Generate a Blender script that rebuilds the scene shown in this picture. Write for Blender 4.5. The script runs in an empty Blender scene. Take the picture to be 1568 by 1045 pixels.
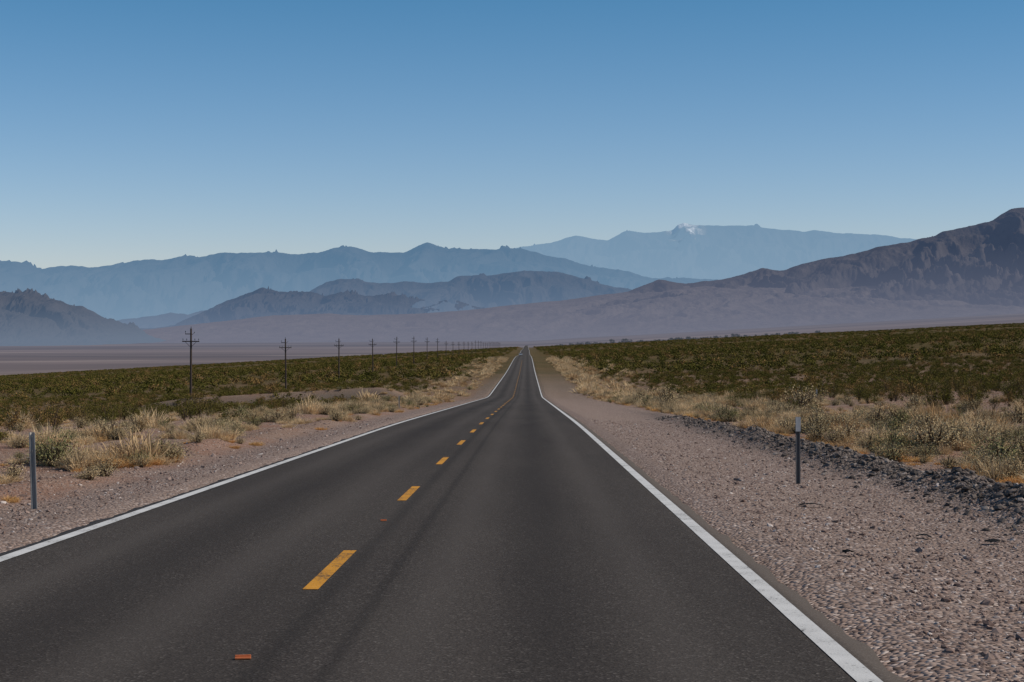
import bpy, bmesh, math, random
import numpy as np
from mathutils import Vector, Matrix
random.seed(7); rng=np.random.default_rng(11)
S=bpy.context.scene
COL=S.collection

# ---------------------------------------------------------------- noise
_p=rng.permutation(256); _p=np.concatenate([_p,_p,_p])
_ga=rng.uniform(0,2*np.pi,256); _gx=np.cos(_ga); _gy=np.sin(_ga)
def pn(x,y,s=0):
    x=np.asarray(x,float)+s*17.31; y=np.asarray(y,float)+s*9.77
    xi=np.floor(x).astype(int); yi=np.floor(y).astype(int); xf=x-xi; yf=y-yi
    u=xf*xf*xf*(xf*(xf*6-15)+10); v=yf*yf*yf*(yf*(yf*6-15)+10)
    def g(a,b,dx,dy):
        h=_p[(_p[a&255]+b)&255]; return _gx[h]*dx+_gy[h]*dy
    n00=g(xi,yi,xf,yf); n10=g(xi+1,yi,xf-1,yf); n01=g(xi,yi+1,xf,yf-1); n11=g(xi+1,yi+1,xf-1,yf-1)
    return ((n00*(1-u)+n10*u)*(1-v)+(n01*(1-u)+n11*u)*v)*1.5
def fbm(x,y,o=4,s=0,g=.5):
    a=1;t=0;f=1
    for i in range(o): t=t+a*pn(x*f,y*f,s+i); a*=g; f*=2.03
    return t
def ridged(x,y,o=5,s=0):
    a=1;t=0;f=1;w=1;tot=0
    for i in range(o):
        n=1-np.sqrt(pn(x*f,y*f,s+i)**2+.0015); n=n*n*w; w=np.clip(n*1.7,0,1); t=t+a*n; tot+=a; a*=.62; f*=2.07
    return t/tot*1.15
def sm(a,b,x):
    t=np.clip((x-a)/(b-a),0,1); return t*t*(3-2*t)

# ---------------------------------------------------------------- terrain functions
_yy=np.concatenate([np.arange(-200,2000,5.),np.arange(2000,80000,100.)])
_sl=-(0.0306+.0044*sm(50,80,_yy)+(0.0104-0.0350)*sm(205,245,_yy)+(0.0095-0.0104)*sm(900,1600,_yy))+.0055*np.sin((_yy-330)/130)*sm(300,500,_yy)*(1-sm(1900,2600,_yy))
_pz=np.concatenate([[0],np.cumsum((_sl[1:]+_sl[:-1])/2*np.diff(_yy))])
_pz-=np.interp(0,_yy,_pz)
def P(y): return np.interp(y,_yy,_pz)
def softp(t,k): return np.where(t>0,np.sqrt(t*t+k*k)-k,0)
RL,RR=-5.62,2.55
def gz(x,y):
    x=np.asarray(x,float); y=np.asarray(y,float)
    pl=P(y)+0.049*softp(x-8,6)-0.056*softp(-x-9,6)
    V=-125+np.where(x>0,.056*x,.006*x)
    w=sm(2500,7000,y)
    z=pl*(1-w)+V*w
    out=np.maximum(sm(7.0,14,x),sm(7.2,14,-x))
    near=np.exp(-np.maximum(y,0)/90)
    z+=out*near*0.34*fbm(x/7,y/7,3,3)
    z+=out*(0.8*np.minimum(np.abs(x)/60,1))*pn(x/130,y/160,5)*(1-w)
    z-=0.10*sm(RR-.1,RR+2.5,x)*(1-sm(7.5,12,x))+0.14*sm(-RL-.1,-RL+2.2,-x)*(1-sm(8,12,-x))
    bx=6.8+0.35*pn(y/9,0*y,8)
    bh=0.34*(0.75+0.6*pn(y/4,0*y,9))*(1-sm(40,130,y))
    z+=bh*np.exp(-((x-bx)/0.6)**2)*(1+0.35*fbm(x*2.2,y*2.2,2,12))
    bx2=-8.4+0.5*pn(y/11,0*y+3,8)
    z+=0.20*(0.7+0.8*pn(y/6,0*y+7,9))*np.exp(-((x-bx2)/0.6)**2)*(1-sm(60,160,y))
    z+=0.02*fbm(x*1.7,y*1.7,3,14)*near*((x>RR+.3)|(x<RL-.3))
    # eroded wash bank on the left plain: steep face looking back towards the road
    wy=205+9*pn(x/22,0*x,31)
    m_=sm(13,19,-x)*(1-sm(40,58,-x))
    z+=m_*1.7*sm(wy-1.5,wy+3.5,y)*(1-sm(wy+4,wy+45,y))
    z-=m_*.5*np.exp(-((y-wy+4)/6)**2)
    z-=0.06*((x>RL+.12)&(x<RR-.12))
    return z

# ---------------------------------------------------------------- material helpers
def newmat(name):
    m=bpy.data.materials.new(name); m.use_nodes=True
    nt=m.node_tree; nt.nodes.clear()
    return m,nt
class N:
    def __init__(s,nt): s.nt=nt
    def n(s,t,**k):
        nd=s.nt.nodes.new(t)
        for a,b in k.items(): setattr(nd,a,b)
        return nd
    def l(s,a,b): s.nt.links.new(a,b)
    def val(s,sock,v):
        if isinstance(v,bpy.types.NodeSocket): s.l(v,sock)
        else: sock.default_value=v
    def math(s,op,a,b=0.0,clamp=False):
        m=s.n('ShaderNodeMath',operation=op,use_clamp=clamp); s.val(m.inputs[0],a); s.val(m.inputs[1],b); return m.outputs[0]
    def mix(s,f,a,b,blend='MIX'):
        m=s.n('ShaderNodeMix',data_type='RGBA',blend_type=blend)
        s.val(m.inputs[0],f)
        for sock,v in ((m.inputs[6],a),(m.inputs[7],b)):
            if isinstance(v,tuple): sock.default_value=(*v[:3],1)
            else: s.l(v,sock)
        return m.outputs[2]
    def noise(s,vec,scale,detail=3,rough=.5):
        m=s.n('ShaderNodeTexNoise'); s.l(vec,m.inputs['Vector']); m.inputs['Scale'].default_value=scale
        m.inputs['Detail'].default_value=detail; m.inputs['Roughness'].default_value=rough; return m.outputs[0]
    def rng(s,v,a,b,c=0.,d=1.,smooth=False):
        m=s.n('ShaderNodeMapRange'); m.clamp=True
        if smooth: m.interpolation_type='SMOOTHSTEP'
        s.val(m.inputs[0],v)
        for i,q in enumerate((a,b,c,d)): m.inputs[i+1].default_value=q
        return m.outputs[0]
    def pos(s): return s.n('ShaderNodeNewGeometry').outputs['Position']
    def scl(s,v,sc):
        m=s.n('ShaderNodeVectorMath',operation='MULTIPLY'); s.l(v,m.inputs[0]); m.inputs[1].default_value=sc; return m.outputs[0]
    def sep(s,v):
        m=s.n('ShaderNodeSeparateXYZ'); s.l(v,m.inputs[0]); return m.outputs
    def bsdf(s,col,rough=.9,spec=.2,bump=None,bstr=.5,bdist=.02,metal=0):
        b=s.n('ShaderNodeBsdfPrincipled')
        if isinstance(col,tuple): b.inputs['Base Color'].default_value=(*col[:3],1)
        else: s.l(col,b.inputs['Base Color'])
        s.val(b.inputs['Roughness'],rough); b.inputs['Specular IOR Level'].default_value=spec; b.inputs['Metallic'].default_value=metal
        if bump is not None:
            bp=s.n('ShaderNodeBump'); bp.inputs['Strength'].default_value=bstr; bp.inputs['Distance'].default_value=bdist
            s.l(bump,bp.inputs['Height']); s.l(bp.outputs[0],b.inputs['Normal'])
        return b.outputs[0]
    def diff(s,col,bump=None,bstr=.5,bdist=.02):
        b=s.n('ShaderNodeBsdfDiffuse'); s.l(col,b.inputs[0])
        if bump is not None:
            bp=s.n('ShaderNodeBump'); bp.inputs['Strength'].default_value=bstr; bp.inputs['Distance'].default_value=bdist
            s.l(bump,bp.inputs['Height']); s.l(bp.outputs[0],b.inputs['Normal'])
        return b.outputs[0]
    def out(s,sh):
        o=s.n('ShaderNodeOutputMaterial'); s.l(sh,o.inputs[0])
def painted_haze(k,sh,fac,col,strength=1.0):  # aerial haze painted into a material as emission, no air volume
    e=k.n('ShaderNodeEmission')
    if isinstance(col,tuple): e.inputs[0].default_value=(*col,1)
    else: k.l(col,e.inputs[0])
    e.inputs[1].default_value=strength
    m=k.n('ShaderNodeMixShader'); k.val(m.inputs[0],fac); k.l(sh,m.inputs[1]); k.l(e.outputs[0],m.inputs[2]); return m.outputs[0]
def lin(r,g,b):
    f=lambda c:(c/255/12.92) if c<=10 else ((c/255+.055)/1.055)**2.4
    return (f(r),f(g),f(b))

def grid_obj(name,X,Y,Z,mat,attr=None,smooth=True):
    r,c=X.shape
    me=bpy.data.meshes.new(name)
    co=np.stack([X,Y,Z],-1).reshape(-1,3)
    i=np.arange(r*c).reshape(r,c)
    q=np.stack([i[:-1,:-1],i[:-1,1:],i[1:,1:],i[1:,:-1]],-1).reshape(-1,4)
    me.vertices.add(len(co)); me.vertices.foreach_set('co',co.ravel().astype(np.float32))
    me.loops.add(q.size); me.loops.foreach_set('vertex_index',q.ravel().astype(np.int32))
    me.polygons.add(len(q)); me.polygons.foreach_set('loop_start',(np.arange(len(q))*4).astype(np.int32))
    me.update(calc_edges=True)
    me.polygons.foreach_set('use_smooth',np.full(len(q),smooth))
    if attr is not None:
        a=me.attributes.new('zone','FLOAT_COLOR','POINT'); a.data.foreach_set('color',attr.reshape(-1,4).ravel().astype(np.float32))
    me.materials.append(mat)
    o=bpy.data.objects.new(name,me); COL.objects.link(o); return o

# ---------------------------------------------------------------- ground
def growing(start,step,g,end,cap=1e9):
    v=[start]
    while v[-1]<end:
        v.append(v[-1]+min(step,cap if v[-1]<260 else 1e9)); step*=g
    return v
ys=list(np.arange(-30,6,2.))+list(np.arange(6,60,.25))+growing(60,.26,1.03,72000,2.0)
ys=np.array(ys)
half=list(np.arange(0,12,.25))+growing(12,.27,1.062,45000)
xs=np.array([-v for v in half[:0:-1]]+half)
XX,YY=np.meshgrid(xs,ys)
ZZ=gz(XX,YY)
zone=np.zeros(XX.shape+(4,)); zone[...,3]=1
ed=0.5*pn(XX/2,YY/3,21)+.3*pn(XX*1.3,YY*1.3,22)
zone[...,0]=np.where(XX>0,1-sm(7.2,8.6,XX+ed),1-sm(6.6,8.2,-XX+ed))
vegn=fbm(XX/400,YY/500,3,40)
zone[...,1]=sm(90,500,YY)*(1-sm(3000,4200,YY+500*vegn))
zone[...,2]=np.exp(-((XX-6.8-.35*pn(YY/9,0*YY,8))/0.6)**2)*(1-sm(45,130,YY))
_wy=205+9*pn(XX/22,0*XX,31)
zone[...,2]=np.maximum(zone[...,2],sm(13,19,-XX)*(1-sm(40,58,-XX))*np.exp(-((YY-_wy-.8)/2.6)**2))  # shade of the wash bank painted in: its face takes the dark berm colour

m,nt=newmat('hazed_desert_ground'); k=N(nt)
p=k.pos(); at=k.n('ShaderNodeAttribute',attribute_name='zone'); zs=k.n('ShaderNodeSeparateColor'); k.l(at.outputs['Color'],zs.inputs[0])
px=k.sep(p)
vor=k.n('ShaderNodeTexVoronoi'); k.l(p,vor.inputs['Vector']); vor.inputs['Scale'].default_value=22
vc=k.n('ShaderNodeSeparateColor'); k.l(vor.outputs['Color'],vc.inputs[0])
n1=k.noise(p,.6,4); n2=k.noise(p,8,3)
grav=k.mix(vc.outputs[0],(.165,.115,.097),(.38,.285,.238))
grav=k.mix(k.rng(vc.outputs[1],.8,1),grav,(.56,.47,.42))
grav=k.mix(k.rng(vc.outputs[2],.8,1),grav,(.085,.06,.05))
grav=k.mix(k.rng(n1,.35,.7,0,.55),grav,(.25,.185,.15))
n1b=k.noise(p,.25,4,.6)
soil=k.mix(k.rng(n2,.3,.7),(.19,.12,.088),(.31,.215,.162))
soil=k.mix(k.rng(n1b,.45,.6,0,.6),soil,(.25,.125,.085))
soil=k.mix(k.rng(vc.outputs[0],.7,1,0,.8),soil,(.40,.31,.26))
col=k.mix(zs.outputs[0],soil,grav)
dark=k.mix(vc.outputs[1],(.05,.045,.041),(.19,.16,.14))
col=k.mix(k.math('MULTIPLY',zs.outputs[2],.8,True),col,dark)
vn=k.noise(k.scl(p,(.02,.02,0)),1,5,.6)
veg=k.mix(k.rng(vn,.35,.65),(.056,.052,.017),(.115,.078,.037))
col=k.mix(k.math('MULTIPLY',zs.outputs[1],.88),col,veg)
vn2=k.noise(k.scl(p,(1/5000,1/1400,0)),1,5,.6)
vn3=k.noise(k.scl(p,(1/2500,1/500,0)),1,4,.6)
val=k.mix(k.rng(vn2,.38,.62),(.10,.083,.078),(.22,.17,.15))
val=k.mix(k.rng(vn3,.56,.68,0,.6),val,(.46,.37,.31))
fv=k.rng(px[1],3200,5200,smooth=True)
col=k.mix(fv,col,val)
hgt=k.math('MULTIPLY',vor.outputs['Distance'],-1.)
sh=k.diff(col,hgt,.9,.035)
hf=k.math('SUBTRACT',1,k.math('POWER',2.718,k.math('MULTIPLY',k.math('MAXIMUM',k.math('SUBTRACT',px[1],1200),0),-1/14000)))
sh=painted_haze(k,sh,hf,k.mix(k.rng(px[1],5000,30000),lin(108,106,122),lin(116,132,156)))  # distance haze painted over the ground colour, glowing by world position
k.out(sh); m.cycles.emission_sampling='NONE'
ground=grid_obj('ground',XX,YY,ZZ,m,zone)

# ---------------------------------------------------------------- road
def asphalt_nodes(k):
    p=k.pos(); px=k.sep(p)
    v=k.n('ShaderNodeTexVoronoi'); k.l(p,v.inputs['Vector']); v.inputs['Scale'].default_value=60
    c=k.n('ShaderNodeSeparateColor'); k.l(v.outputs['Color'],c.inputs[0])
    agg=k.mix(c.outputs[0],(.033,.0275,.0235),(.080,.067,.058))
    agg=k.mix(k.rng(c.outputs[1],.88,1),agg,(.17,.148,.13))
    st=k.noise(k.scl(p,(2.2,.035,0)),1,4,.6)
    big=k.noise(k.scl(p,(.5,.06,0)),1,4,.55)
    col=k.mix(k.rng(st,.35,.7,0,.5),agg,(.078,.066,.057))
    col=k.mix(k.rng(big,.4,.65,0,.45),col,(.036,.030,.027))
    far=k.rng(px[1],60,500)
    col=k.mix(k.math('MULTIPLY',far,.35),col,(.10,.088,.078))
    e=k.math('MAXIMUM',k.rng(px[0],2.02,2.12),k.rng(px[0],-5.13,-5.23))
    col=k.mix(k.math('MULTIPLY',e,.6),col,(.130,.107,.092))
    def band(c0,w): return k.rng(k.math('ABSOLUTE',k.math('SUBTRACT',px[0],c0)),0,w,1,0,True)
    oil=k.math('ADD',band(.15,.6),band(-3.5,.65))
    col=k.mix(k.math('MULTIPLY',oil,.4),col,(.026,.022,.020))
    cj=k.math('ADD',band(-1.62,.16),band(-1.2,.1))
    col=k.mix(k.math('MULTIPLY',cj,.35),col,(.018,.016,.015))
    tr=k.math('ADD',k.math('ADD',band(-.75,.4),band(1.0,.4)),k.math('ADD',band(-2.6,.4),band(-4.3,.4)))
    col=k.mix(k.math('MULTIPLY',tr,.3),col,(.102,.087,.076))
    return p,px,col,v
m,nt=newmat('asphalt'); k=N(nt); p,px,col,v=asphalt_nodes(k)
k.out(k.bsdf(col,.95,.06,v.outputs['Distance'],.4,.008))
M_asph=m
ry=ys[(ys>=-30)&(ys<=4300)]
t=np.linspace(0,1,24)
le=RL+.06*pn(ry*1.3,0*ry,50)+.04*pn(ry*5,0*ry,51)
re=RR+.06*pn(ry*1.3,0*ry,52)+.04*pn(ry*5,0*ry,53)
RX=le[:,None]*(1-t)+re[:,None]*t
RY=np.repeat(ry[:,None],24,1)
RZ=P(RY)
RZ[:,0]-=.09; RZ[:,-1]-=.09; RX[:,0]=RX[:,1]-.06; RX[:,-1]=RX[:,-2]+.06
road=grid_obj('road',RX,RY,RZ,M_asph)

def paint(name,c,wear):
    m,nt=newmat(name); k=N(nt); p,px,acol,v=asphalt_nodes(k)
    n=k.noise(p,30,4,.65); n2=k.noise(p,2.5,3)
    f=k.rng(k.math('ADD',n,k.math('MULTIPLY',n2,.5)),wear,wear+.12)
    base=k.mix(k.rng(n2,.3,.7),c,tuple(q*.8 for q in c))
    k.out(k.bsdf(k.mix(f,base,acol),.8,.15,v.outputs['Distance'],.3,.004)); return m
M_white=paint('white_road_paint',(.62,.60,.57),.85)
M_yel=paint('yellow_road_paint',(.60,.27,.03),.79)
def strip(name,segs,mat,dz=.005):
    me=bpy.data.meshes.new(name);vs=[];fs=[]
    for (x0,x1,yarr) in segs:
        b=len(vs)
        for y in yarr:
            z=float(P(y))+dz
            vs+= [(x0,y,z),(x1,y,z)]
        for i in range(len(yarr)-1): fs.append((b+2*i,b+2*i+1,b+2*i+3,b+2*i+2))
    me.from_pydata(vs,[],fs); me.materials.append(mat); o=bpy.data.objects.new(name,me); COL.objects.link(o); return o
strip('road_edge_line',[(1.90,2.05,ry)],M_white)
strip('road_edge_line',[(-5.16,-5.01,ry)],M_white)
segs=[]
for i in range(-3,60):
    y0=14.1+10.3*i; a=[y0]+[q for q in ry if y0<q<y0+3.2]+[y0+3.2]; segs.append((-1.86,-1.73,a))
strip('road_centre_line',segs,M_yel)

# ---------------------------------------------------------------- mountains
def F2(xp,yp): return (xp-807)/2613,(500-yp)/2613
def mountain(name,D,W,pts,L,amp,rock,hz,f_top,f_bot,ztop,snow=False,back=.5,rough=6,seed=0,ncol=1300,nrow=150,pw=1.25,vt=1.6,mname=None,bst=1.):
    az=np.array([F2(a,0)[0] for a,b in pts]); el=np.array([F2(0,b)[1] for a,b in pts])
    x=np.linspace(az[0]*D,az[-1]*D,ncol); v=np.concatenate([np.linspace(-1,0,nrow),np.linspace(0,back,24)[1:]])
    X,Vv=np.meshgrid(x,v); Y=D+Vv*W
    cz=np.interp(x/D,az,el)*D+1.75
    kk=np.hanning(7); kk/=kk.sum(); cz=np.convolve(np.pad(cz,3,'edge'),kk,'valid')
    jag=fbm(x/(L*.45),0*x+seed,6,seed,.58)*D*rough/2613*.45
    cz=cz+jag
    B=gz(X,np.minimum(Y,70000))-8
    wX=X+L*.35*pn(X/L,Y/L,seed+3)
    rd=ridged(wX/L,Y/(L*1.7),7,seed+5)
    s=np.where(Vv<0,(1-np.abs(Vv))**pw,(1-np.abs(Vv)/(back*1.02)))
    envl=np.clip(4*s*(1-s),0,1)**.8
    hh=s+amp*(rd-.55)*envl
    lim=1-np.abs(Vv)*.75
    hh=np.where(Vv<0,np.clip(lim-np.logaddexp(0,(lim-hh)*26)/26,0,1)+np.log(2)/26*sm(-.15,0,Vv),hh)
    H=np.maximum(cz[None,:]-B,0)
    Z=B+H*hh
    Z=np.where(s<=0.001,B-25,Z)
    att=np.zeros(X.shape+(4,)); att[...,3]=1
    if snow:
        azx=X/D*2613+807
        sn=sm(1012,1032,azx)*(1-sm(1056,1085,azx))
        att[...,0]=sn*sm(.88,1.0,hh+.16*fbm(X/400,Y/400,4,9))
    m,nt=newmat((mname or name)+'_rock_hazed'); k=N(nt); p=k.pos(); px=k.sep(p)
    n=k.noise(k.scl(p,(1/(L*.3),1/(L*.3),5/L)),1,7,.7)
    c=k.mix(k.rng(n,.35,.65),rock,tuple(q*vt for q in rock))
    if snow:
        at=k.n('ShaderNodeAttribute',attribute_name='zone'); z_=k.n('ShaderNodeSeparateColor'); k.l(at.outputs['Color'],z_.inputs[0])
        c=k.mix(z_.outputs[0],c,(.95,.95,.97))
    d=k.diff(c,k.noise(k.scl(p,(5/L,5/L,1.5/L)),1,7,.65),bst,L*.06)
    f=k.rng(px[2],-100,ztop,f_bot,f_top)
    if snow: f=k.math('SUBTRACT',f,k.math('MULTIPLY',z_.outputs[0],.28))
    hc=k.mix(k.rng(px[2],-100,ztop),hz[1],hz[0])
    k.out(painted_haze(k,d,f,hc)); m.cycles.emission_sampling='NONE'  # haze painted over the rock as emission, thicker towards the foot
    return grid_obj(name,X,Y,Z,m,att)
far=[(-900,400),(-300,385),(-150,380),(0,399),(30,402),(60,410),(110,407),(150,411),(200,402),(240,400),(270,397),(310,393),(340,389),(400,387),(450,388),(490,384),(510,379),(540,378),(570,388),(620,386),(640,377),(655,372),(675,378),(690,381),(760,384),(800,380),(840,390),(900,405),(1000,425),(1300,440),(1900,450)]
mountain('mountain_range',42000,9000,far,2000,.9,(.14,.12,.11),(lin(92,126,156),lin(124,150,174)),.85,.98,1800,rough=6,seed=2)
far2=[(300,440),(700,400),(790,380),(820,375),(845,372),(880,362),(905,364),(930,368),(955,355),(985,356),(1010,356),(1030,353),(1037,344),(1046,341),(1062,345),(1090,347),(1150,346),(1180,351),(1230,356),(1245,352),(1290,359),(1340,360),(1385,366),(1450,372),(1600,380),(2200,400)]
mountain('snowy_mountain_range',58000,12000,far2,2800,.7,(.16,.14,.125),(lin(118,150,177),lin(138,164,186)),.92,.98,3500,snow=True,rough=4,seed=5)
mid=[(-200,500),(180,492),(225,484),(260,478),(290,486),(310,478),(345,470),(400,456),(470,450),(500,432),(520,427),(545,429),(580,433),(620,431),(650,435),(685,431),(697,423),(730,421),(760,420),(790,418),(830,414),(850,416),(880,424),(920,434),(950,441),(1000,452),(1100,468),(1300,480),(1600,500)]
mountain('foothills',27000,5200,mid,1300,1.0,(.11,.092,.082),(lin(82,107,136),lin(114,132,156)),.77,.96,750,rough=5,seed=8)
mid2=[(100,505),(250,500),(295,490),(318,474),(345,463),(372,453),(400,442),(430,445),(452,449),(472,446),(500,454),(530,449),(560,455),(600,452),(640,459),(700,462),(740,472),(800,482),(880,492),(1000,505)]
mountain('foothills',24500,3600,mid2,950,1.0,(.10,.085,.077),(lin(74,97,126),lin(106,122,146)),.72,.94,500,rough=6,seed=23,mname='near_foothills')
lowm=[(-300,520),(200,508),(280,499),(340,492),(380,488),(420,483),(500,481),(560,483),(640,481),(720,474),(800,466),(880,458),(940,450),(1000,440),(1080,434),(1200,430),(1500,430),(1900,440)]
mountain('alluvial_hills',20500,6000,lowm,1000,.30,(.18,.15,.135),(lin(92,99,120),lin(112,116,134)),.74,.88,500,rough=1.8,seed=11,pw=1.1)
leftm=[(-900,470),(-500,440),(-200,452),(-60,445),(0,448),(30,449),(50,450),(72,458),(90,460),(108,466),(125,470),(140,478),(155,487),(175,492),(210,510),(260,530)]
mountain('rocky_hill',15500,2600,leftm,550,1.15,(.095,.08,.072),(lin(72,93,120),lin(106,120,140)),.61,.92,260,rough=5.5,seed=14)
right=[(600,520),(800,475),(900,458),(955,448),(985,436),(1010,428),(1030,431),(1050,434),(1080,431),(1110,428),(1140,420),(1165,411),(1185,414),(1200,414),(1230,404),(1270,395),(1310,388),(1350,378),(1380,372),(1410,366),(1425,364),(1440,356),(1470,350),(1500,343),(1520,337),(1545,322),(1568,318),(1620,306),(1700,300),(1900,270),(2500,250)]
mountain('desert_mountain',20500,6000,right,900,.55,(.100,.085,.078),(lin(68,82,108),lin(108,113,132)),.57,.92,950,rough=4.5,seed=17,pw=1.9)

# ---------------------------------------------------------------- plants
def leafmat(name,c1,c2,c3=None,trans=.25):
    m,nt=newmat(name); k=N(nt)
    oi=k.n('ShaderNodeObjectInfo').outputs['Random']; p=k.pos()
    n=k.noise(p,3.0,1)
    c=k.mix(oi,c1,c2)
    if c3: c=k.mix(k.rng(k.math('FRACT',k.math('MULTIPLY',oi,7.31)),.74,.86),c,c3)
    c=k.mix(k.rng(n,.3,.7,0,.35),c,tuple(q*.45 for q in c1))
    d=k.n('ShaderNodeBsdfDiffuse'); k.l(c,d.inputs[0])
    if trans<=0: k.out(d.outputs[0]); return m
    tr=k.n('ShaderNodeBsdfTranslucent'); k.l(c,tr.inputs[0])
    mx=k.n('ShaderNodeMixShader'); mx.inputs[0].default_value=trans; k.l(d.outputs[0],mx.inputs[1]); k.l(tr.outputs[0],mx.inputs[2])
    k.out(mx.outputs[0]); return m
M_creo=leafmat('creosote_leaf',(.085,.082,.018),(.145,.115,.033),(.25,.15,.060),0)
M_twig=leafmat('twig_bark',(.09,.062,.045),(.14,.10,.075),None,0)
M_dry=leafmat('dry_grass_blade',(.62,.44,.25),(.74,.55,.33),(.46,.29,.145),.25)
M_sage=leafmat('sage_leaf',(.44,.34,.19),(.56,.43,.25),(.24,.23,.10),0)
M_org=leafmat('orange_grass_blade',(.62,.32,.12),(.68,.44,.19),None,.25)
m,nt=newmat('hazed_tree_leaf'); k=N(nt); d=k.n('ShaderNodeBsdfDiffuse'); d.inputs[0].default_value=(.05,.055,.03,1); k.out(painted_haze(k,d.outputs[0],.35,lin(100,106,122))); m.cycles.emission_sampling='NONE'; M_tree=m  # leaf green with distance haze painted in as an even glow

def bush(name,n_tw,n_lf,h,r,ls,matl,matt,seed,flat=.0):
    R=random.Random(seed); vs=[];fs=[];mi=[]
    for i in range(n_tw):
        a=R.uniform(0,6.283); e=R.uniform(.25,1.0)
        rr=r*math.cos(e*1.4)*R.uniform(.6,1.05); hh=h*math.sin(.25+e*1.3)*R.uniform(.65,1.08)
        p0=Vector((R.uniform(-.05,.05),R.uniform(-.05,.05),-.05)); p2=Vector((rr*math.cos(a),rr*math.sin(a),hh))
        p1=p0.lerp(p2,.5)+Vector((R.uniform(-.08,.08),R.uniform(-.08,.08),.06))*r
        pts=[p0,p1,p2]; w=[.014,.009,.004]
        for j in range(2):
            b=len(vs); sd=Vector((-math.sin(a),math.cos(a),0))
            vs+= [pts[j]-sd*w[j],pts[j]+sd*w[j],pts[j+1]+sd*w[j+1],pts[j+1]-sd*w[j+1]]; fs.append((b,b+1,b+2,b+3)); mi.append(1)
        for q in range(n_lf):
            t=R.uniform(.35,1.05); c=(p1.lerp(p2,(t-.5)*2) if t>.5 else p0.lerp(p1,t*2))+Vector((R.gauss(0,1),R.gauss(0,1),R.gauss(0,.8)))*max(ls,.03)*1.7
            if c.z<.02: c.z=.03
            n=Vector((R.gauss(0,1),R.gauss(0,1),R.gauss(.3,1))).normalized(); u=n.orthogonal().normalized(); v=n.cross(u)
            s1=ls*R.uniform(.5,1.2); s2=s1*R.uniform(.4,.8); b=len(vs)
            vs+=[c-u*s1,c-v*s2,c+u*s1,c+v*s2]; fs.append((b,b+1,b+2,b+3)); mi.append(0)
    me=bpy.data.meshes.new(name); me.from_pydata([tuple(v) for v in vs],[],fs); me.materials.append(matl); me.materials.append(matt)
    me.polygons.foreach_set('material_index',mi); return bpy.data.objects.new(name,me)
def tuft(name,n,h,r,w,mat,seed,dome=True):
    R=random.Random(seed); vs=[];fs=[]
    lob=[(R.uniform(0,6.283),R.uniform(.7,1.2),R.uniform(0,.5)) for _ in range(6)]
    for i in range(n):
        a,q,ro=R.choice(lob); cen=Vector((math.cos(a),math.sin(a),0))*r*ro
        a=R.uniform(0,6.283); e=math.sqrt(R.random())*1.45
        d=Vector((math.cos(a)*math.sin(e),math.sin(a)*math.sin(e),math.cos(e)))
        b0=cen+Vector((math.cos(a),math.sin(a),0))*r*.3*R.random(); L=R.uniform(.5,1.05)*q
        tip=b0+Vector((d.x*r*.7*L,d.y*r*.7*L,d.z*h*L+.04)); midp=b0.lerp(tip,.55)+Vector((R.gauss(0,.04),R.gauss(0,.04),.12*h))
        sd=Vector((R.gauss(0,1),R.gauss(0,1),R.gauss(0,.6))).normalized()*w
        b=len(vs); b0=b0+Vector((0,0,-.03))
        vs+=[b0-sd,b0+sd,midp+sd*.9,midp-sd*.9,tip+sd*.15]; fs+=[(b,b+1,b+2,b+3),(b+3,b+2,b+4)]
    me=bpy.data.meshes.new(name); me.from_pydata([tuple(v) for v in vs],[],fs); me.materials.append(mat); return bpy.data.objects.new(name,me)

def scatter(name,sources,pts,scl,idx,tilt=.08):
    c=bpy.data.collections.new(name+'_kinds')
    for i,o in enumerate(sources):
        o.name='%s_kind_%02d'%(name,i); c.objects.link(o)
    n=len(pts); me=bpy.data.meshes.new(name); me.vertices.add(n); me.vertices.foreach_set('co',np.asarray(pts,np.float32).ravel())
    a=me.attributes.new('idx','INT','POINT'); a.data.foreach_set('value',np.asarray(idx,np.int32))
    a=me.attributes.new('scl','FLOAT_VECTOR','POINT'); a.data.foreach_set('vector',np.asarray(scl,np.float32).ravel())
    rot=np.stack([rng.normal(0,tilt,n),rng.normal(0,tilt,n),rng.uniform(0,6.283,n)],-1)
    a=me.attributes.new('rot','FLOAT_VECTOR','POINT'); a.data.foreach_set('vector',rot.astype(np.float32).ravel())
    o=bpy.data.objects.new(name,me); COL.objects.link(o)
    ng=bpy.data.node_groups.new(name+'_scatter','GeometryNodeTree')
    ng.interface.new_socket('Geometry',in_out='INPUT',socket_type='NodeSocketGeometry'); ng.interface.new_socket('Geometry',in_out='OUTPUT',socket_type='NodeSocketGeometry')
    A=ng.nodes.new; gi=A('NodeGroupInput'); go=A('NodeGroupOutput'); ip=A('GeometryNodeInstanceOnPoints'); ci=A('GeometryNodeCollectionInfo')
    ci.inputs['Collection'].default_value=c; ci.inputs['Separate Children'].default_value=True; ci.inputs['Reset Children'].default_value=True
    ip.inputs['Pick Instance'].default_value=True
    def na(nm,t):
        q=A('GeometryNodeInputNamedAttribute'); q.data_type=t; q.inputs['Name'].default_value=nm
        return [s for s in q.outputs if s.enabled and s.name=='Attribute'][0]
    l=ng.links.new
    l(gi.outputs[0],ip.inputs['Points']); l(ci.outputs[0],ip.inputs['Instance']); l(na('idx','INT'),ip.inputs['Instance Index'])
    l(na('rot','FLOAT_VECTOR'),ip.inputs['Rotation']); l(na('scl','FLOAT_VECTOR'),ip.inputs['Scale']); l(ip.outputs[0],go.inputs[0])
    md=o.modifiers.new('scatter','NODES'); md.node_group=ng
    return o
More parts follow.
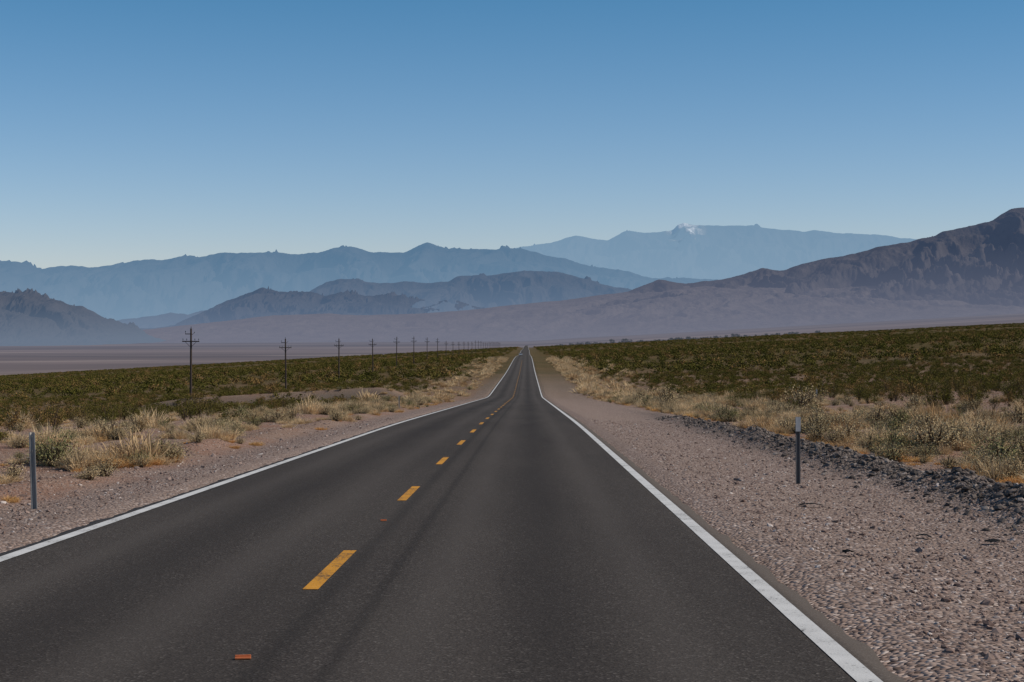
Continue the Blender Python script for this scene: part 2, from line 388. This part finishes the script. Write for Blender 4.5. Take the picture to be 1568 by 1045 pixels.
def field(n,y0,y1,fx,power=1.0):
    u=rng.random(n*3); y=np.sqrt(y0*y0+(y1*y1-y0*y0)*u); w=fx*y+35
    keep=rng.random(n*3)<(w/(fx*y1+35))*(y1/y)*1.0*.33*3
    y=y[keep][:n]; x=rng.uniform(-1,1,len(y))*(fx*y+35)
    return x,y

kinds=[bush('b',28,22,1.1,.85,.036,M_creo,M_twig,1),bush('b',30,22,.95,1.0,.038,M_creo,M_twig,2),bush('b',24,22,1.2,.75,.036,M_creo,M_twig,3),
       bush('b',26,22,.65,.8,.038,M_creo,M_twig,4),
       bush('b',12,8,.95,1.5,.19,M_creo,M_twig,5),bush('b',12,8,.85,1.7,.21,M_creo,M_twig,6),
       bush('b',22,13,.75,.9,.065,M_creo,M_twig,7)]
px_,py_,sc_,ix_=[],[],[],[]
def addp(x,y,s,i): px_.append(x);py_.append(y);sc_.append(s);ix_.append(i)
x,y=field(19000,16,360,.36)
side=np.where(x>0,x-8,-x-9)
dens=(sm(3,20,side)+.04*(side>1.5))*(0.4+.6*sm(-.3,.2,fbm(x/22,y/22,3,60)))
kp=rng.random(len(x))<dens; x,y=x[kp],y[kp]; addp(x,y,np.exp(rng.normal(-.25,.28,len(x))),np.where(y<150,rng.integers(0,4,len(x)),6))
x,y=field(26000,350,1300,.36); side=np.where(x>0,x-8,-x-9); kp=rng.random(len(x))<sm(2,14,side)*(0.45+.55*sm(-.3,.2,fbm(x/60,y/60,3,61))); x,y=x[kp],y[kp]
addp(x,y,rng.uniform(.7,1.5,len(x)),rng.choice([6,4,4,5,5],len(x)))
x,y=field(19000,1250,3600,.36); kp=np.where(x>0,x-8,-x-9)>3; x,y=x[kp],y[kp]
addp(x,y,rng.uniform(1.2,2.4,len(x)),rng.integers(4,6,len(x)))
X_=np.concatenate(px_);Y_=np.concatenate(py_);S_=np.concatenate(sc_);I_=np.concatenate(ix_)
Z_=gz(X_,Y_)-.03
hs=np.where(Y_>1250,.7,1.)
scatter('desert_scrub',kinds,np.stack([X_,Y_,Z_],-1),np.stack([S_,S_,S_*hs*rng.uniform(.8,1.15,len(S_))],-1),I_)
print('scrub',len(X_))

dk=[tuft('t',320,.34,.46,.006,M_dry,1),tuft('t',300,.40,.42,.006,M_dry,2),tuft('t',340,.26,.52,.0065,M_dry,3),
    tuft('t',240,.17,.38,.006,M_org,4),bush('t',44,32,.34,.46,.013,M_sage,M_twig,5),bush('t',46,32,.40,.55,.014,M_sage,M_twig,6),
    tuft('t',150,.7,.9,.028,M_dry,7)]
xs_,ys2,ss,ii=[],[],[],[]
for sgn in (1,-1):
    for (n,y0,y1) in ((2000,12,60),(2900,60,180),(2200,180,700)):
        y=rng.uniform(y0,y1,n)
        off=rng.gamma(1.6,2.6 if y0<100 else 3.0,n)
        x=(7.8+off) if sgn>0 else -(7.5+off)
        pat=fbm(x/3.5,y/5,3,70+sgn)
        th=0 if sgn>0 else .22
        kp=rng.random(n)<sm(-.2+th,.3+th,pat); x,y,off=x[kp],y[kp],off[kp]
        s=np.exp(rng.normal(-.18,.40,len(x)))*(1 if sgn>0 else .88); i=rng.choice([0,1,2,3,4,5],len(x),p=[.17,.12,.17,.10,.24,.20])
        i=np.where((off<1.0)&(rng.random(len(x))<.5),3,i); s=np.where(i==3,s*.8,s)
        if y0>=180: i=rng.choice([6,0,1,5],len(x),p=[.6,.15,.1,.15]); s*=1.15
        xs_.append(x);ys2.append(y);ss.append(s);ii.append(i)
x,y=field(3800,14,260,.36); side=np.where(x>0,x-8,-x-9); kp=(side>5)&(rng.random(len(x))<.75-.55*sm(15,50,side)); x,y=x[kp],y[kp]
xs_.append(x);ys2.append(y);ss.append(rng.uniform(.6,1.3,len(x)));ii.append(rng.choice([0,1,2,4,5],len(x)))
X_=np.concatenate(xs_);Y_=np.concatenate(ys2);S_=np.concatenate(ss);I_=np.concatenate(ii)
scatter('dry_grass',dk,np.stack([X_,Y_,gz(X_,Y_)-.01],-1),np.stack([S_,S_,S_*rng.uniform(.75,1.2,len(S_))],-1),I_)

def stone(seed,mat):
    bm=bmesh.new(); bmesh.ops.create_icosphere(bm,subdivisions=1,radius=1)
    R=random.Random(seed)
    for v in bm.verts: v.co*=R.uniform(.65,1.15); v.co.z*=.6
    me=bpy.data.meshes.new('stone'); bm.to_mesh(me); bm.free(); me.materials.append(mat); return bpy.data.objects.new('stone',me)
def stonemat(nm,a,b,c):
    m,nt=newmat(nm); k=N(nt); oi=k.n('ShaderNodeObjectInfo').outputs['Random']
    cc=k.mix(oi,a,b); cc=k.mix(k.rng(k.math('FRACT',k.math('MULTIPLY',oi,13.7)),.84,.92),cc,c)
    n=k.noise(k.pos(),60,2); k.out(k.diff(k.mix(k.rng(n,.3,.7,0,.4),cc,tuple(q*.6 for q in a)))); return m
M_s1=stonemat('shoulder_stone',(.16,.108,.09),(.38,.28,.235),(.60,.52,.47)); M_s2=stonemat('berm_stone',(.07,.060,.055),(.20,.165,.145),(.36,.30,.26))
sk=[stone(i,M_s1) for i in range(4)]+[stone(i+9,M_s2) for i in range(3)]
xs_,ys2,ss,ii=[],[],[],[]
n=30000; y=9*(75/9)**rng.random(n); x=rng.uniform(2.66,8.5,n); xs_.append(x);ys2.append(y);ss.append(np.exp(rng.normal(-4.45,.5,n)));ii.append(rng.integers(0,4,n))
n=11000; y=14*(80/14)**rng.random(n); x=-rng.uniform(5.75,12,n); xs_.append(x);ys2.append(y);ss.append(np.exp(rng.normal(-4.2,.48,n)));ii.append(rng.integers(0,4,n))
n=9000; y=12*(80/12)**rng.random(n); x=6.85+.35*pn(y/9,0*y,8)+rng.normal(0,.45,n); xs_.append(x);ys2.append(y);ss.append(np.exp(rng.normal(-3.5,.5,n)));ii.append(rng.integers(4,7,n))
n=5000; x,y=field(n,14,90,.36); kp=(x>8)|(x<-9); x,y=x[kp],y[kp]; xs_.append(x);ys2.append(y);ss.append(np.exp(rng.normal(-3.7,.45,len(x))));ii.append(rng.integers(0,5,len(x)))
X_=np.concatenate(xs_);Y_=np.concatenate(ys2);S_=np.clip(np.concatenate(ss),0,.10);I_=np.concatenate(ii)
scatter('gravel',sk,np.stack([X_,Y_,gz(X_,Y_)+S_*.15],-1),np.stack([S_*rng.uniform(.8,1.5,len(S_)),S_,S_],-1),I_,.3)

def tree(seed):
    R=random.Random(seed); bm=bmesh.new()
    bmesh.ops.create_cone(bm,segments=7,radius1=.28,radius2=.12,depth=3,matrix=Matrix.Translation((0,0,1.3)))
    for i in range(5):
        a=R.uniform(0,6.28); M=Matrix.Translation((math.cos(a)*.6,math.sin(a)*.6,3.2))@Matrix.Rotation(a,4,'Z')@Matrix.Rotation(.6,4,'Y')
        bmesh.ops.create_cone(bm,segments=5,radius1=.11,radius2=.04,depth=2.2,matrix=M)
    nt_=len(bm.faces)
    cl=[Vector((R.gauss(0,1.3),R.gauss(0,1.3),R.uniform(1.6,6.0))) for _ in range(11)]
    for i in range(900):
        c=R.choice(cl)+Vector((R.gauss(0,.55),R.gauss(0,.55),R.gauss(0,.5)))
        n=Vector((R.gauss(0,1),R.gauss(0,1),R.gauss(0,1))).normalized();u=n.orthogonal()*.18;v=n.cross(u)
        bm.faces.new([bm.verts.new(c-u),bm.verts.new(c-v),bm.verts.new(c+u),bm.verts.new(c+v)])
    me=bpy.data.meshes.new('tree'); bm.to_mesh(me); bm.free(); me.materials.append(M_twig); me.materials.append(M_tree)
    me.polygons.foreach_set('material_index',[0 if i<nt_ else 1 for i in range(len(me.polygons))]); return bpy.data.objects.new('tree',me)
n=100; x=np.concatenate([rng.uniform(50,200,38),rng.normal(262,22,27),rng.uniform(300,500,35)]); y=3000+rng.normal(0,60,n)-.15*x
s=rng.uniform(.5,1.05,n); s[rng.random(n)<.1]*=1.5
scatter('distant_trees',[tree(i) for i in range(3)],np.stack([x,y,gz(x,y)-.2],-1),np.stack([s*1.4,s*1.4,s],-1),rng.integers(0,3,n),.03)

# ---------------------------------------------------------------- utility poles
def simple(name,c,rough=.8,metal=0,var=.25,scale=20):
    m,nt=newmat(name); k=N(nt); n=k.noise(k.scl(k.pos(),(1,1,.15)),scale,4)
    k.out(k.bsdf(k.mix(k.rng(n,.3,.7),c,tuple(q*(1-var) for q in c)),rough,.3,n,.3,.01,metal)); return m
M_wood=simple('weathered_wood',(.055,.038,.03)); M_ins=simple('insulator_glass',(.05,.06,.065),.3)
M_steel=simple('galvanised_steel',(.42,.39,.35),.8,0,.4); M_dark=simple('dark_plastic',(.15,.14,.135),.7)
def cone(bm,a,b,r1,r2,seg=10,mi=0):
    a=Vector(a);b=Vector(b);d=b-a; M=Matrix.Translation((a+b)/2)@d.to_track_quat('Z','Y').to_matrix().to_4x4()
    r=bmesh.ops.create_cone(bm,segments=seg,radius1=r1,radius2=r2,depth=d.length,cap_ends=True,matrix=M)
    for f in {f for v in r['verts'] for f in v.link_faces}: f.material_index=mi
def box(bm,c,s,mi=0,bev=0,rot=None):
    M=Matrix.Translation(c)@(rot or Matrix.Identity(4))@Matrix.Diagonal((*s,1))
    r=bmesh.ops.create_cube(bm,size=1,matrix=M)
    fs={f for v in r['verts'] for f in v.link_faces}
    for f in fs: f.material_index=mi
    if bev:
        es=list({e for f in fs for e in f.edges}); bmesh.ops.bevel(bm,geom=es,offset=bev,segments=2,affect='EDGES',profile=.5)
def mesh_of(bm,name,mats):
    me=bpy.data.meshes.new(name); bm.to_mesh(me); bm.free()
    for q in mats: me.materials.append(q)
    return me
bm=bmesh.new()
cone(bm,(0,0,-.6),(0,0,9.9),.18,.12,12)
box(bm,(0,-.17,8.25),(2.3,.1,.13),0,.01)
for sx in (-1,1):
    cone(bm,(sx*.75,-.15,8.2),(0,-.12,7.5),.025,.025,6)
    for xx in (1.05,.55):
        cone(bm,(sx*xx,-.16,8.3),(sx*xx,-.16,8.48),.02,.02,6,0); cone(bm,(sx*xx,-.16,8.46),(sx*xx,-.16,8.56),.07,.055,8,1); cone(bm,(sx*xx,-.16,8.56),(sx*xx,-.16,8.62),.045,.03,8,1)
box(bm,(-.35,.14,9.2),(.95,.09,.1),0,.01)
cone(bm,(-.78,.14,9.2),(-.78,.14,9.45),.02,.02,6,0); cone(bm,(-.78,.14,9.42),(-.78,.14,9.6),.07,.04,8,1)
cone(bm,(0,0,9.88),(0,0,10.05),.03,.02,6); cone(bm,(0,0,10.0),(0,0,10.15),.07,.04,8,1)
cone(bm,(.14,0,9.1),(.45,.0,9.35),.02,.02,6); cone(bm,(.45,0,9.33),(.45,0,9.48),.06,.04,8,1)
pole_me=mesh_of(bm,'utility_pole',[M_wood,M_ins])
for i in range(30):
    y=228+90*i; x=-45.
    o=bpy.data.objects.new('utility_pole',pole_me); COL.objects.link(o)
    o.location=(x,y,float(gz(np.array([x]),np.array([y]))[0])); o.rotation_euler=(random.gauss(0,.006),random.gauss(0,.008),random.gauss(0,.05)); o.scale=(1,1,(random.uniform(1.0,1.08) if i else 1.05))

# ---------------------------------------------------------------- delineator posts
def post(x,y,h,mat,refl=True,lean=0.):
    bm=bmesh.new()
    w=.085; 
    prof=[(-w/2,-.012),(-w/2+.015,-.012),(-.014,.02),(.014,.02),(w/2-.015,-.012),(w/2,-.012),(w/2,-.006),(w/2-.013,-.006),(.018,.026),(-.018,.026),(-w/2+.013,-.006),(-w/2,-.006)]
    lo=[bm.verts.new((a,b,-.35)) for a,b in prof]; hi=[bm.verts.new((a,b,h)) for a,b in prof]; n=len(prof)
    for i in range(n): bm.faces.new((lo[i],lo[(i+1)%n],hi[(i+1)%n],hi[i]))
    bm.faces.new(hi); bm.faces.new(lo[::-1])
    for q in range(2): cone(bm,(0,-.02,h-.06-.2*q),(0,-.012,h-.06-.2*q),.008,.008,8,0)
    if refl: box(bm,(0,-.022,h-.13),(.095,.012,.26),1,.004)
    bmesh.ops.recalc_face_normals(bm,faces=bm.faces)
    o=bpy.data.objects.new('delineator_post',mesh_of(bm,'delineator_post',[mat,M_plate])); COL.objects.link(o)
    o.location=(x,y,float(gz(np.array([x]),np.array([y]))[0])); o.rotation_euler=(0,lean,random.uniform(-.15,.15)); return o
M_plate=simple('reflector_plate',(.44,.43,.42),.6,.0)
post(4.76,30,1.18,M_dark,True,-.005)
post(-6.95,24,1.08,M_steel,False,-.03)
post(20,118,.9,M_steel,True)
post(21.5,300,1.6,simple('red_marker_paint',(.3,.06,.03)),False)
post(-9,120,.9,M_steel,False)

# ---------------------------------------------------------------- small road things
M_or=simple('orange_plastic',(.50,.14,.05),.6); M_rub=simple('tyre_rubber',(.02,.02,.02),.85)
for (x,y,q) in ((-1.77,10.6,1.),(-1.76,20.9,.75)):
    bm=bmesh.new(); box(bm,(0,0,.006),(.10,.05,.012),0,.003); box(bm,(0,.01,.015),(.10,.010,.018),0,.003)
    o=bpy.data.objects.new('road_reflector',mesh_of(bm,'road_reflector',[M_or])); COL.objects.link(o); o.location=(x,y,float(P(y))+.003); o.rotation_euler=(-.03,0,.15); o.scale=(q,q,q)
def scrap(x,y,L,ang,seed):
    R=random.Random(seed); bm=bmesh.new(); n=12; rows=[]
    for i in range(n+1):
        t=i/n; w=.07*(1-.5*abs(t-.5))*R.uniform(.7,1.2); z=.03+.02*math.sin(t*3.14)+R.uniform(-.004,.004)
        rows.append([bm.verts.new(((t-.5)*L,s*w+.03*math.sin(t*4),z-abs(s)*.012)) for s in (-1,-.3,.4,1)])
    for i in range(n):
        for j in range(3): bm.faces.new((rows[i][j],rows[i+1][j],rows[i+1][j+1],rows[i][j+1]))
    bmesh.ops.solidify(bm,geom=bm.faces[:],thickness=.014)
    o=bpy.data.objects.new('tyre_scrap',mesh_of(bm,'tyre_scrap',[M_rub])); COL.objects.link(o)
    o.location=(x,y,float(gz(np.array([x]),np.array([y]))[0])+.012); o.rotation_euler=(0,0,ang)
scrap(3.98,24,.34,.1,1); scrap(5.2,19.0,.24,.6,2); scrap(4.55,19.6,.18,-.3,3); scrap(3.2,17.,.10,.3,4)

# ---------------------------------------------------------------- car
M_paint=simple('car_paint',(.45,.46,.48),.3,.3,.05); M_glass=simple('car_glass',(.02,.025,.03),.1); M_lamp=simple('headlamp_lens',(.8,.8,.78),.2)
root=bpy.data.objects.new('car',None); COL.objects.link(root)
prof=[(-2.2,.35),(-2.25,.6),(-2.15,.82),(-1.2,.95),(-.55,1.42),(.9,1.45),(1.7,1.0),(2.15,.95),(2.25,.6),(2.2,.35)]
bm=bmesh.new(); L=[bm.verts.new((-.88 if z<1.1 else -.68,y,z)) for y,z in prof]; Rr=[bm.verts.new((.88 if z<1.1 else .68,y,z)) for y,z in prof]
n=len(prof)
for i in range(n): bm.faces.new((L[i],L[(i+1)%n],Rr[(i+1)%n],Rr[i]))
bm.faces.new(L[::-1]); bm.faces.new(Rr); bmesh.ops.recalc_face_normals(bm,faces=bm.faces)
def child(bm,nm,mats):
    o=bpy.data.objects.new(nm,mesh_of(bm,nm,mats)); COL.objects.link(o); o.parent=root
child(bm,'body',[M_paint])
bm=bmesh.new()
vs=[bm.verts.new(q) for q in ((-.74,-1.16,1.0),(.74,-1.16,1.0),(.6,-.62,1.39),(-.6,-.62,1.39))]; bm.faces.new(vs)
for sx in (-1,1):
    q=[bm.verts.new(v) for v in ((sx*.83,-.95,1.02),(sx*.83,1.45,1.04),(sx*.71,.85,1.38),(sx*.71,-.5,1.36))]; bm.faces.new(q)
bmesh.ops.translate(bm,verts=bm.verts,vec=(0,-.012,.006)); child(bm,'windows',[M_glass])
for nm,sx,yy in (('wheel_1',-1,-1.4),('wheel_2',1,-1.4),('wheel_3',-1,1.35),('wheel_4',1,1.35)):
    bm=bmesh.new(); cone(bm,(sx*.70,yy,.33),(sx*.92,yy,.33),.33,.33,20); cone(bm,(sx*.921,yy,.33),(sx*.93,yy,.33),.19,.17,14,1); child(bm,nm,[M_rub,M_steel])
bm=bmesh.new()
for sx in (-1,1): box(bm,(sx*.62,-2.24,.68),(.32,.06,.14),0,.02)
child(bm,'headlamps',[M_lamp])
bm=bmesh.new(); box(bm,(0,-2.26,.5),(.9,.05,.16),0,.01); child(bm,'grille',[M_dark])
root.location=(-3.4,900,float(P(900.))+.004); root.rotation_euler=(float(np.arctan((P(905.)-P(895.))/10)),0,0)

# ---------------------------------------------------------------- light, sky, camera
EL,AZ=math.radians(40),math.radians(95)
sd=Vector((math.sin(AZ)*math.cos(EL),math.cos(AZ)*math.cos(EL),math.sin(EL)))
l=bpy.data.lights.new('sun','SUN'); l.energy=3.9; l.angle=math.radians(.5); l.color=(1,.91,.78)
o=bpy.data.objects.new('sun',l); COL.objects.link(o); o.rotation_euler=sd.to_track_quat('Z','Y').to_euler()
w=bpy.data.worlds.new('World'); S.world=w; w.use_nodes=True; nt=w.node_tree; nt.nodes.clear(); k=N(nt)
sky=k.n('ShaderNodeTexSky'); sky.sky_type='NISHITA'; sky.sun_disc=False; sky.sun_elevation=EL; sky.sun_rotation=AZ
sky.altitude=800; sky.air_density=1.0; sky.dust_density=.3; sky.ozone_density=2.0
dz=k.sep(k.n('ShaderNodeTexCoord').outputs['Generated'])[2]
tint=k.mix(k.rng(dz,0.03,.2),(1.18,1.18,1.40),(.48,.95,1.18))
skc=k.mix(1.0,sky.outputs[0],tint,'MULTIPLY')
bg=k.n('ShaderNodeBackground'); bg.inputs[1].default_value=.073; k.l(skc,bg.inputs[0])
wo=k.n('ShaderNodeOutputWorld'); k.l(bg.outputs[0],wo.inputs[0])
S.view_settings.view_transform='Standard'; S.view_settings.look='None'; S.view_settings.exposure=0
c=bpy.data.cameras.new('camera'); c.lens=60; c.sensor_width=36; c.clip_start=.1; c.clip_end=150000
o=bpy.data.objects.new('camera',c); COL.objects.link(o); o.location=(0,0,1.75); o.rotation_euler=(math.pi/2-.0086,0,.0088); S.camera=o
